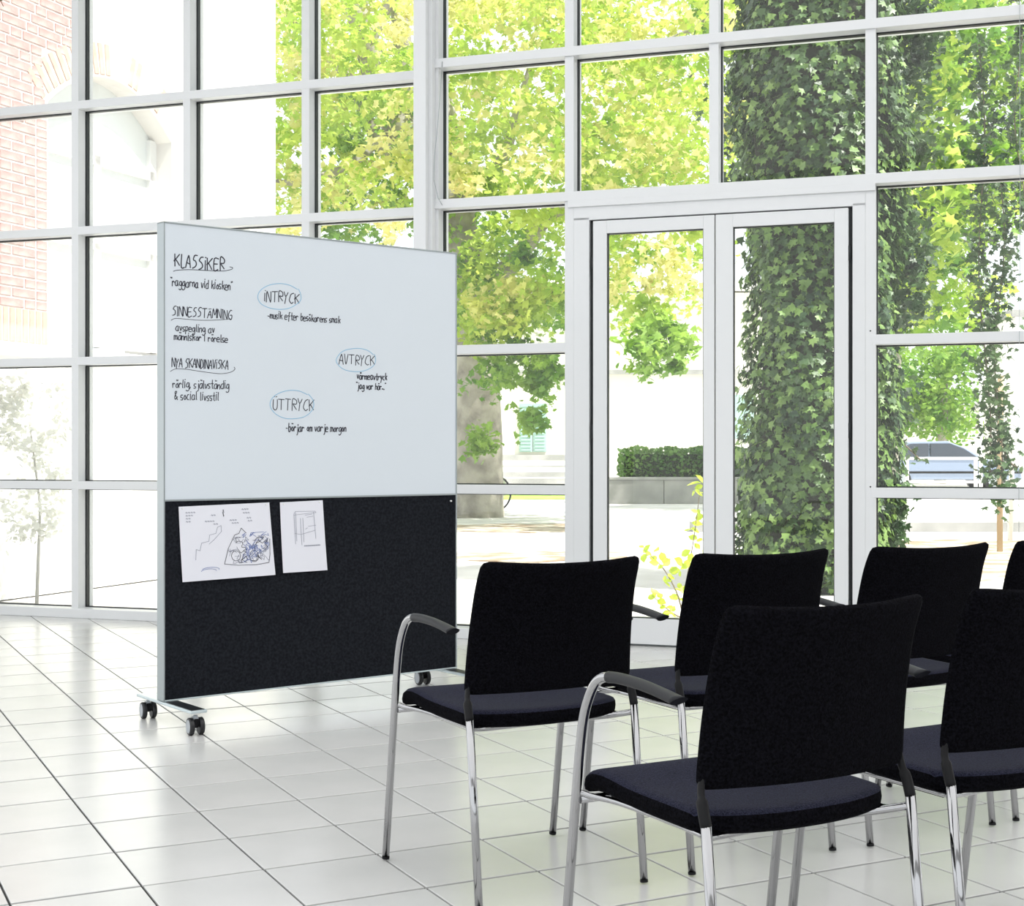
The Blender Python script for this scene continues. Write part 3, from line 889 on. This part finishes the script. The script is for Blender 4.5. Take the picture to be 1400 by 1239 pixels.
# --- ivy covered trunk right outside the doors
TI = Vector((at(1108, 11.4, 0).x, 11.4, 0))
ivy = empty('ivy_clad_tree', TI, 0, 'massive tree trunk wrapped in dark green ivy right outside the double doors', 'tree')
def ivr(z): return 0.53 + 0.035 * math.sin(z * 2.1) + 0.03 * z * .5
ip = [(0.05 * math.sin(z * .8) + .02 * z, 0, z) for z in np.linspace(-.05, 5.6, 16)]
MB().tube(ip, [ivr(p[2]) * .86 for p in ip], 24).build('trunk', mat('dark_bark', (.03, .035, .02), .95), ivy)
NI = 19000
z = rng.random(NI) * 5.5; th = rng.random(NI) * 2 * np.pi
rad = 0.53 + .035 * np.sin(z * 2.1) + .015 * z + .05 * np.sin(th * 5 + z * 3) + rng.normal(size=NI) * .035
nn = np.c_[np.cos(th), np.sin(th), np.full(NI, .45)]
P = np.c_[rad * np.cos(th) + .05 * np.sin(z * .8) + .02 * z, rad * np.sin(th), z]
front = np.sin(th) < .15
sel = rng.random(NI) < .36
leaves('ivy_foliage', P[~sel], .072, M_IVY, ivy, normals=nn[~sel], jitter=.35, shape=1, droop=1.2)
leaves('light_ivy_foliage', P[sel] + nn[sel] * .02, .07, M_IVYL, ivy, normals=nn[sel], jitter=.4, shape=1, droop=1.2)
# single ivy leaves standing proud on the side towards the room
def leaf_obj(name, material, size, parent, shape=1):
    o = leaves(name, np.zeros((1, 3)), size, material, parent, kind=None, normals=np.array([[0, 0, 1.]]), jitter=0, shape=shape)
    return o
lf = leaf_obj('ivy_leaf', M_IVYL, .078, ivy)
for k in range(180):
    o = lf if k == 0 else link(lf.copy())
    zz = random.uniform(.1, 3.6); t = random.uniform(-2.9, -.25)
    rr = .53 + .035 * math.sin(zz * 2.1) + .015 * zz + .05 * math.sin(t * 5 + zz * 3) + .055
    o.location = (rr * math.cos(t) + .05 * math.sin(zz * .8) + .02 * zz, rr * math.sin(t), zz)
    n = Vector((math.cos(t), math.sin(t), random.uniform(.1, .9)))
    o.rotation_euler = (n.to_track_quat('Z', 'Y').to_matrix() @ Matrix.Rotation(random.uniform(0, 6.3), 3, 'Z')).to_euler()
    o.scale = [random.uniform(.8, 1.25)] * 3
# side growth right of the trunk and hanging strands
pts = []
for _ in range(60):
    c = at(random.uniform(1195, 1262 if random.random() < .5 else 1225), random.uniform(11.3, 12.2), py=random.uniform(-40, 430)) - TI
    pts.append(blob(tuple(c), .17, 75))
for _ in range(26):
    c = at(random.uniform(1190, 1228), random.uniform(11.3, 12.0), py=random.uniform(420, 800)) - TI
    if c.z < .1: c.z = .12
    pts.append(blob(tuple(c), .12, 60))
for _ in range(75):
    c = at(random.uniform(1005, 1205), random.uniform(11.4, 12.4), py=random.uniform(-60, 250)) - TI
    pts.append(blob(tuple(c), .20, 75))
leaves('side_ivy_foliage', np.concatenate(pts), .075, M_IVY, ivy, shape=1, droop=1.0)
pts = []; st = MB()
for (x0, x1, y0, y1, n) in [(1338, 1350, 60, 660, 46), (1368, 1364, 250, 700, 34), (1390, 1396, -20, 330, 24), (1215, 1258, 560, 640, 7), (1366, 1392, 600, 650, 5)]:
    lp = []
    for k in range(n):
        f = k / n
        px = x0 + (x1 - x0) * f + 6 * math.sin(f * 9); c = at(px, 11.9, py=y0 + (y1 - y0) * f) - TI
        lp.append(tuple(c)); pts.append(blob(tuple(c), .13 if n > 10 else .045, 20 if n > 10 else 6))
    st.tube(lp, .006, 6)
st.build('hanging_stem', M_TWIG, ivy)
leaves('hanging_ivy_foliage', np.concatenate(pts), .062, M_IVY, ivy, shape=1, droop=1.0)

# --- young shrub outside the left door
SB = at(935, 9.3, 0)
shrub = empty('young_shrub', SB, 0, 'young shrub with lime yellow leaves outside the left door leaf', 'shrub')
sl = leaf_obj('leaf', M_SHRUB, .075, shrub, 0)
kk = 0
def shrub_leaf(p, s=1.0):
    global kk
    o = sl if kk == 0 else link(sl.copy()); kk += 1
    o.location = p
    n = Vector((random.uniform(-.8, .8), random.uniform(-1, -.1), random.uniform(.1, 1)))
    o.rotation_euler = (n.to_track_quat('Z', 'Y').to_matrix() @ Matrix.Rotation(random.uniform(0, 6.3), 3, 'Z')).to_euler()
    o.scale = [s] * 3
for pts_ in ([(935, 9.3, 868), (938, 9.3, 800), (948, 9.3, 740), (957, 9.28, 672)], [(935, 9.3, 868), (925, 9.3, 810), (905, 9.25, 775), (880, 9.2, 752)],
             [(936, 9.3, 850), (950, 9.35, 800), (972, 9.4, 760)], [(935, 9.3, 868), (915, 9.25, 835), (892, 9.2, 815)]):
    q = [tuple(at(a, d, py=c) - SB) for a, d, c in pts_]; q[0] = (0, 0, -.01)
    q = bez(q, 5); MB().tube(q, [.006 - .004 * i / (len(q) - 1) for i in range(len(q))], 6).build('stem', M_TWIG, shrub)
    for i in range(4, len(q)):
        for _ in range(2):
            p = q[i] + Vector((random.uniform(-.05, .05), random.uniform(-.05, .05), random.uniform(-.03, .04)))
            shrub_leaf(p, random.uniform(.5, .95))
for a, c, s in [(948, 662, 1.3), (958, 656, 1.1), (955, 674, 1.0), (898, 752, .9), (906, 762, .9), (922, 780, 1), (928, 768, 1.1)]:
    shrub_leaf(at(a, 9.28, py=c) - SB, s)

# --- brick building on the left
BD = Vector((.381, .9246, 0)); BP = Vector((-3.67, 10.63, 0))
bz = math.atan2(BD.y, BD.x)
house = empty('brick_building', BP, bz, 'brick building with arched window at the far left, washed out by sunlight', 'building')
# local x along the facade (away), local y = left of it (into the building), facade at y=0
m = MB()
t0_, t1_ = .28, 1.86; zs_, zt_ = 1.95, 3.78
m.box(-1.6, t0_, 0, .5, 1.9, 8); m.box(t1_, 3.16, 0, .5, 0, 8); m.box(t0_, t1_, 0, .5, 4.35, 8)
m.box(-1.6, t1_, .0, .5, 0, 1.9)
n = 14                                             # spandrel above the segmental arch
AR = 1.0; AH = .36
def arch(t): 
    c = (t - (t0_ + t1_) / 2) / ((t1_ - t0_) / 2); return zt_ + AH * (1 - c * c)
for k in range(n):
    a = t0_ + (t1_ - t0_) * k / n; b = t0_ + (t1_ - t0_) * (k + 1) / n
    za, zb_ = arch(a), arch(b)
    m.add([(a, 0, za), (b, 0, zb_), (b, 0, 4.35), (a, 0, 4.35), (a, .5, za), (b, .5, zb_), (b, .5, 4.35), (a, .5, 4.35)],
          [(0, 1, 2, 3), (7, 6, 5, 4), (0, 4, 5, 1), (3, 2, 6, 7)])
m.build('facade', M_MORTAR, house)
MB().box(-1.6, 1.9, -.05, .0, 1.80, 1.90).build('sill_course', M_PLASTER, house, .01)
MB().box(-1.6, 3.16, -.012, .0, .0, 1.80).build('plinth', M_PLASTER, house)
MB().box(1.95, 3.16, -.012, .0, 1.80, 8).build('washed_out_pier', M_PLASTER, house)  # overexposed brickwork, its glare painted as plain white
MB().box(3.16, 3.5, -.03, .5, 0, 8).build('washed_out_return', M_PLASTER, house)  # corner of the brick building, overexposure painted white as well
# window in the arch
fw = MB()
for a, b in ((t0_ + .0, t0_ + .09), (1.03, 1.11), (t1_ - .09, t1_)): fw.box(a, b, .16, .22, zs_, 3.80)
for a, b in ((zs_, zs_ + .09), (2.75, 2.81), (3.45, 3.53)): fw.box(t0_, t1_, .16, .22, a, b)
wf = fw.build('window_frame', M_PAINTW, house)
MB().box(t0_, t1_, .20, .21, zs_, 4.2).build('pane', mat('pale_glass', (.75, .78, .78), .1), wf)  # plain pale opaque pane
bk = MB(); bk.box(-.125, .125, -.007, .02, -.032, .032)
b1 = bk.build('brick', M_BRICK, house, .004, 1); 
bh = MB().box(-.057, .057, -.007, .02, -.032, .032).build('brick', M_BRICK, house, .004, 1)
bv = MB().box(-.029, .029, -.007, .02, -.125, .125).build('brick', M_BRICKO, house, .004, 1)
pool = {'s': [b1, 0], 'h': [bh, 0], 'v': [bv, 0]}
def brick(kind, x, z, rot=0.0, alt=False):
    p = pool[kind]
    o = p[0] if p[1] == 0 else link(p[0].copy())
    p[1] += 1
    o.location = (x, random.uniform(-.002, .002), z)
    o.rotation_euler = (0, rot, 0)
course = .0775
rows = int((5.0 - 2.18) / course)
for r_ in range(rows):
    z_ = 2.20 + r_ * course
    lim = t0_ - .01 if z_ < 3.72 else t0_ - .03 - (z_ - 3.72) * .10
    if z_ > 4.2: lim = .50 + (z_ - 4.2) * .6
    x_ = lim
    k = r_
    while x_ > -1.0:
        wdt = .115 if (k % 2) else .25
        if r_ % 2 == 0 and x_ == lim: wdt = .115
        brick('h' if wdt < .2 else 's', x_ - wdt / 2, z_)
        x_ -= wdt + .012; k += 1
x_ = t0_ - .035
while x_ > -1.0:
    brick('v', x_, 2.035); x_ -= .070
for k in range(25):                                # voussoirs, two rings
    c = -1.04 + 2.08 * k / 24
    x_ = (t0_ + t1_) / 2 + c * (t1_ - t0_) / 2
    an = math.atan(2 * AH * c / ((t1_ - t0_) / 2)) 
    z_ = zt_ + AH * (1 - c * c) + .14
    if k < 12 or k in (15, 16, 20): brick('v', x_ + math.sin(an) * .14, z_, an)

# --- far cream building with shutters, hedge wall
fb = empty('cream_building', at(760, 44, 0), 0, 'pale sunlit building with green shutters far beyond the trunk', 'building')
def fx(px): return (px - 760) / F * 44
def fz(py): return CH - (py - 619.5) * 44 / F
m = MB(); m.box(fx(560), fx(1185), 0, 8, 0, fz(400)); m.build('wall', M_CREAM, fb)
MB().box(fx(555), fx(1190), -.5, 8.3, fz(398), fz(386)).build('roof_edge', M_PLASTER, fb)
MB().box(fx(560), fx(1185), -.12, 0, fz(512), fz(506)).build('cornice', M_STONE, fb)
MB().box(fx(560), fx(772), -.25, 0, 0, fz(622)).build('plinth', M_STONE, fb)
for (a, b) in ((710, 728), (729, 747)):
    s_ = MB(); s_.box(fx(a), fx(b), -.08, -.01, fz(618), fz(552))
    so = s_.build('shutter', M_SHUT, fb)
    for k in range(14):
        zc = fz(615) + (fz(555) - fz(615)) * k / 13
        MB().box(fx(a) + .05, fx(b) - .05, -.11, -.08, zc - .03, zc + .02).build('slat', M_SHUT, so)
for (a, b, c, d) in ((580, 610, 618, 552), (1000, 1030, 600, 540)):
    MB().box(fx(a), fx(b), -.06, -.01, fz(c), fz(d)).build('shutter', M_SHUT, fb)

b_ = empty('park_bench', at(735, 36, .016), 0, 'white slatted bench in front of the far building, right of the trunk', 'bench')
for k in range(3): MB().box(-1.0, 1.0, -.25 + k * .16, -.13 + k * .16, .42, .45).build('seat_slat', M_PAINTW, b_)
for k in range(2): MB().box(-1.0, 1.0, .26, .29, .58 + k * .17, .70 + k * .17).build('back_slat', M_PAINTW, b_)
for s in (-.85, .85): MB().box(s - .04, s + .04, -.25, .28, -.01, .42).build('leg', M_STONE, b_)

def ground_patch(name, x0, x1, y0, y1, material, label, cat, kind=None, z=0.0):
    m = MB(); P = []
    n = 12
    for k in range(n + 1): P.append((x0 + (x1 - x0) * k / n, y0 + random.uniform(-.25, .25), z))
    for k in range(n, -1, -1): P.append((x0 + (x1 - x0) * k / n, y1 + random.uniform(-.25, .25), z))
    N = len(P)
    m.add(P + [(x, y, -.013) for x, y, _ in P], [tuple(range(N))] + [(k, k + N, (k + 1) % N + N, (k + 1) % N) for k in range(N)])
    o = m.build(name, material); setp(o, label, cat, kind=kind); return o
ground_patch('lawn', -6.5, 2.5, 33, 40, M_GRASS, 'strip of bright grass beyond the trunk, in front of the far building', 'grass', 'stuff', .004)
ground_patch('leaf_litter', -1.6, 1.2, 14.2, 15.6, M_DIRT, 'brown fallen leaves on the gravel in front of the thick trunk', 'leaves', 'stuff', .002)
ground_patch('leaf_litter', -3, .9, 19.5, 21.5, M_DIRT, 'fallen leaves around the foot of the thick pale trunk', 'leaves', 'stuff', .002)
ground_patch('leaf_litter', 3.2, 7.5, 12.2, 17.6, M_DIRT, 'litter of brown leaves on the ground right of the ivy', 'leaves', 'stuff', .002)

hw = empty('retaining_wall', at(905, 30.5, 0), 0, 'low grey concrete wall under the clipped hedge behind the left door', 'wall')
for k in range(4):
    MB().box(-1.15 + k * 1.2, .04 + k * 1.2, 0, .3, -.01, .50).build('wall_block', M_STONE, hw, .01)
MB().box(-1.2, 3.7, -.03, .33, .50, .56).build('coping', M_STONE, hw, .01)
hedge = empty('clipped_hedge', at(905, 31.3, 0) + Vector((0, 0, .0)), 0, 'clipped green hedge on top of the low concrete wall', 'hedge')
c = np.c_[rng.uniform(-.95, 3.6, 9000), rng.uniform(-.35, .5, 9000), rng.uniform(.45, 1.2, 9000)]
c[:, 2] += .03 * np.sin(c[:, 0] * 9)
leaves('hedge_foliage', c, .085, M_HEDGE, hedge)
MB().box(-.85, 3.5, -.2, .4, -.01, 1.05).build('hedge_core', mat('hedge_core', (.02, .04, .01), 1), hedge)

# bicycle leaning by the trunk
bi = empty('bicycle', at(634, 26.0, 0), R(0), 'bicycle leaning behind the foot of the thick trunk, half hidden', 'bicycle')
for x in (-.52, .52):
    MB().tube([(x + .34 * math.cos(a), 0, .34 + .34 * math.sin(a)) for a in np.linspace(0, 2 * math.pi, 33)], .018, 8, cap=False).build('wheel', M_TYRE, bi)
fm = MB()
for a, b in (((-.52, 0, .34), (-.1, 0, .30)), ((-.1, 0, .3), (-.22, 0, .82)), ((-.2, 0, .75), (.36, 0, .80)), ((-.1, 0, .3), (.38, 0, .72)), ((.52, 0, .34), (.34, 0, .95)), ((-.52, 0, .34), (-.2, 0, .74))):
    fm.cyl(a, b, .016, n=8)
fm.build('frame', M_TYRE, bi)
MB().box(-.33, -.10, -.06, .06, .83, .88).build('saddle', M_BLACKP, bi, .02)
MB().tube([(.28, -.26, .98), (.34, -.1, .98), (.34, .1, .98), (.28, .26, .98)], .013, 8).build('handlebar', M_CHROME, bi)

# parked car
car = empty('parked_car', at(1284, 41, 0), 0, 'silver-blue estate car parked beyond the white rail on the right', 'car')
prof = [(-2.1, .32), (-2.15, .62), (-2.05, .86), (-1.75, .95), (-1.55, 1.22), (-1.15, 1.40), (.05, 1.42), (.55, 1.22), (1.05, .92), (1.75, .80), (2.08, .62), (2.12, .32)]
def slab(profile, y0, y1, ins=0.0):
    m = MB(); n = len(profile)
    cxm = 0
    vs = [(x, y0 + (ins if z > 1 else 0), z) for x, z in profile] + [(x, y1 - (ins if z > 1 else 0), z) for x, z in profile]
    m.add(vs, [tuple(range(n)), tuple(reversed(range(n, 2 * n)))] + [((k + 1) % n, k, k + n, (k + 1) % n + n) for k in range(n)])
    return m
slab(prof, -.82, .82, .12).build('body', M_CAR, car, .04)
for pr in ([(-1.45, .98), (-1.32, 1.22), (-1.05, 1.34), (-.55, 1.35), (-.55, .98)], [(-.48, .98), (-.48, 1.35), (.05, 1.35), (.45, 1.20), (.82, .97)]):
    slab([(x, z) for x, z in pr], -.835, -.70).build('side_window', M_CARG, car)
for x in (-1.35, 1.32):
    wl_ = MB().cyl((x, -.84, .31), (x, -.62, .31), .31, n=24).build('wheel', M_TYRE, car)
    MB().cyl((x, -.85, .31), (x, -.835, .31), .19, n=20).build('hubcap', M_ALU, wl_)
    MB().cyl((x, .62, .31), (x, .82, .31), .31, n=24).build('wheel', M_TYRE, car)
MB().box(-2.1, 2.1, -.85, -.82, .50, .56).build('side_moulding', M_BLACKP, car)
MB().box(2.0, 2.12, -.7, -.45, .58, .70).build('headlamp', M_PAINTW, car, .01)
MB().box(-2.17, -2.08, -.78, -.6, .65, .82).build('tail_lamp', mat('red_lamp', (.5, .03, .02), .3), car, .01)

# white rail in front of the car
rl_ = empty('white_rail', at(1290, 34, 0), 0, 'white tubular barrier rail in front of the parked car', 'railing')
def rx(px): return (px - 1290) / F * 34
def rz_(py): return CH - (py - 619.5) * 34 / F
for px in (1240, 1334): MB().cyl((rx(px), 0, -.01), (rx(px), 0, rz_(627)), .045, n=12).build('post', M_PAINTW, rl_)
for py in (627, 659): MB().cyl((rx(1236), 0, rz_(py)), (rx(1338), 0, rz_(py)), .035, n=12).build('rail', M_PAINTW, rl_)

pl = MB(); pl.cyl((0, 0, -.01), (0, 0, 2.4), .035, n=10)
o = pl.build('pale_pole', M_PAINTW, None, loc=at(1341, 26, 0)); setp(o, 'slim pale pole standing right of the barrier rail', 'pole')
for i, (px, D, h, lab) in enumerate([(1367, 15.5, 1.9, 'rough wooden stake among the leaf litter near the right edge'), (1381, 17.5, 2.6, 'second wooden stake, leaning, nearer the right edge')]):
    m = MB().tube([(0, 0, -.02), (.03 * i, 0, h * .5), (.09 * i + .01, 0, h)], .032, 10)
    o = m.build('wooden_stake', M_WOOD if i == 0 else M_PAINTW, None, loc=at(px, D, .023)); setp(o, lab, 'stake')

# pale house at the right edge
ph = empty('white_house', at(1440, 43, 0), 0, 'white house with salmon panel at the far right edge', 'house')
MB().box(-1.1, 8, 0, 3, 0, 5.2).build('wall', M_PLASTER, ph)
MB().box(-1.35, 8.2, -.3, 3.2, 5.2, 5.4).build('roof_edge', M_STONE, ph)
MB().box(-.55, .35, -.06, 0, .0, 2.6).build('door_panel', M_SALMON, ph, .01)
MB().box(-1.16, -.95, -.12, 0, 0, 5.2).build('corner_pillar', M_PAINTW, ph)
ps = empty('cream_outbuilding', at(1318, 58, 0), 0, 'cream outbuilding behind the parked car', 'building')
MB().box(-3.4, 3.2, 0, 5, 0, 2.9).build('wall', M_CREAM, ps)
MB().box(-3.6, 3.4, -.3, 5.2, 2.9, 3.1).build('roof_edge', M_STONE, ps)
MB().box(-60, 60, 0, .4, -.01, .12).build('kerb_stone', M_STONE, None, loc=(62.5, 19.6, 0))
bpy.data.objects['kerb_stone']['label'] = 'long low grey kerb across the ground behind the leaf litter, right'
bpy.data.objects['kerb_stone']['category'] = 'kerb'

# bush left below the brick window, overexposure put into its whitish colours
pbh = empty('overexposed_bush', at(50, 10.05, 0), 0, 'bush below the brick window, coloured whitish for overexposure', 'bush')
MB().tube([(0, 0, -.01), (.02, .02, .7), (-.05, 0, 1.3)], [.014, .010, .006], 8).build('stem', mat('pale_bark', (.6, .58, .54), .9), pbh)
pts = [blob((random.uniform(-.28, .22), random.uniform(-.06, .06), random.uniform(.5, 1.65)), .12, 50) for _ in range(26)]
leaves('bush_foliage', np.concatenate(pts), .05, leaf_mat('overexposed_leaf', (.78, .78, .74), (.9, .9, .86), .5), pbh)

# a few leaves of an indoor plant hanging into the upper left corner
hp = empty('hanging_plant', at(-6, 4.0, py=-6), 0, 'dark olive leaves of a hanging plant in the upper left corner', 'plant')
hl = leaf_obj('leaf', mat('olive_leaf', (.05, .055, .008), .5), .035, hp, 0)
for k, (dx, dz) in enumerate([(.0, .0), (.012, -.004), (.018, .006), (.004, .014), (-.01, .004), (-.008, -.02)]):
    o = hl if k == 0 else link(hl.copy())
    o.location = (dx, random.uniform(-.01, .01), dz); o.rotation_euler = (R(70 + 30 * random.random()), random.uniform(-1, 1), random.uniform(-1, 1))
MB().tube(bez([(0, 0, .9), (0, 0, .3), (.004, 0, .02), (.014, 0, -.012), (.022, 0, -.030)], 5), .0012, 6).build('stem', M_TWIG, hp)
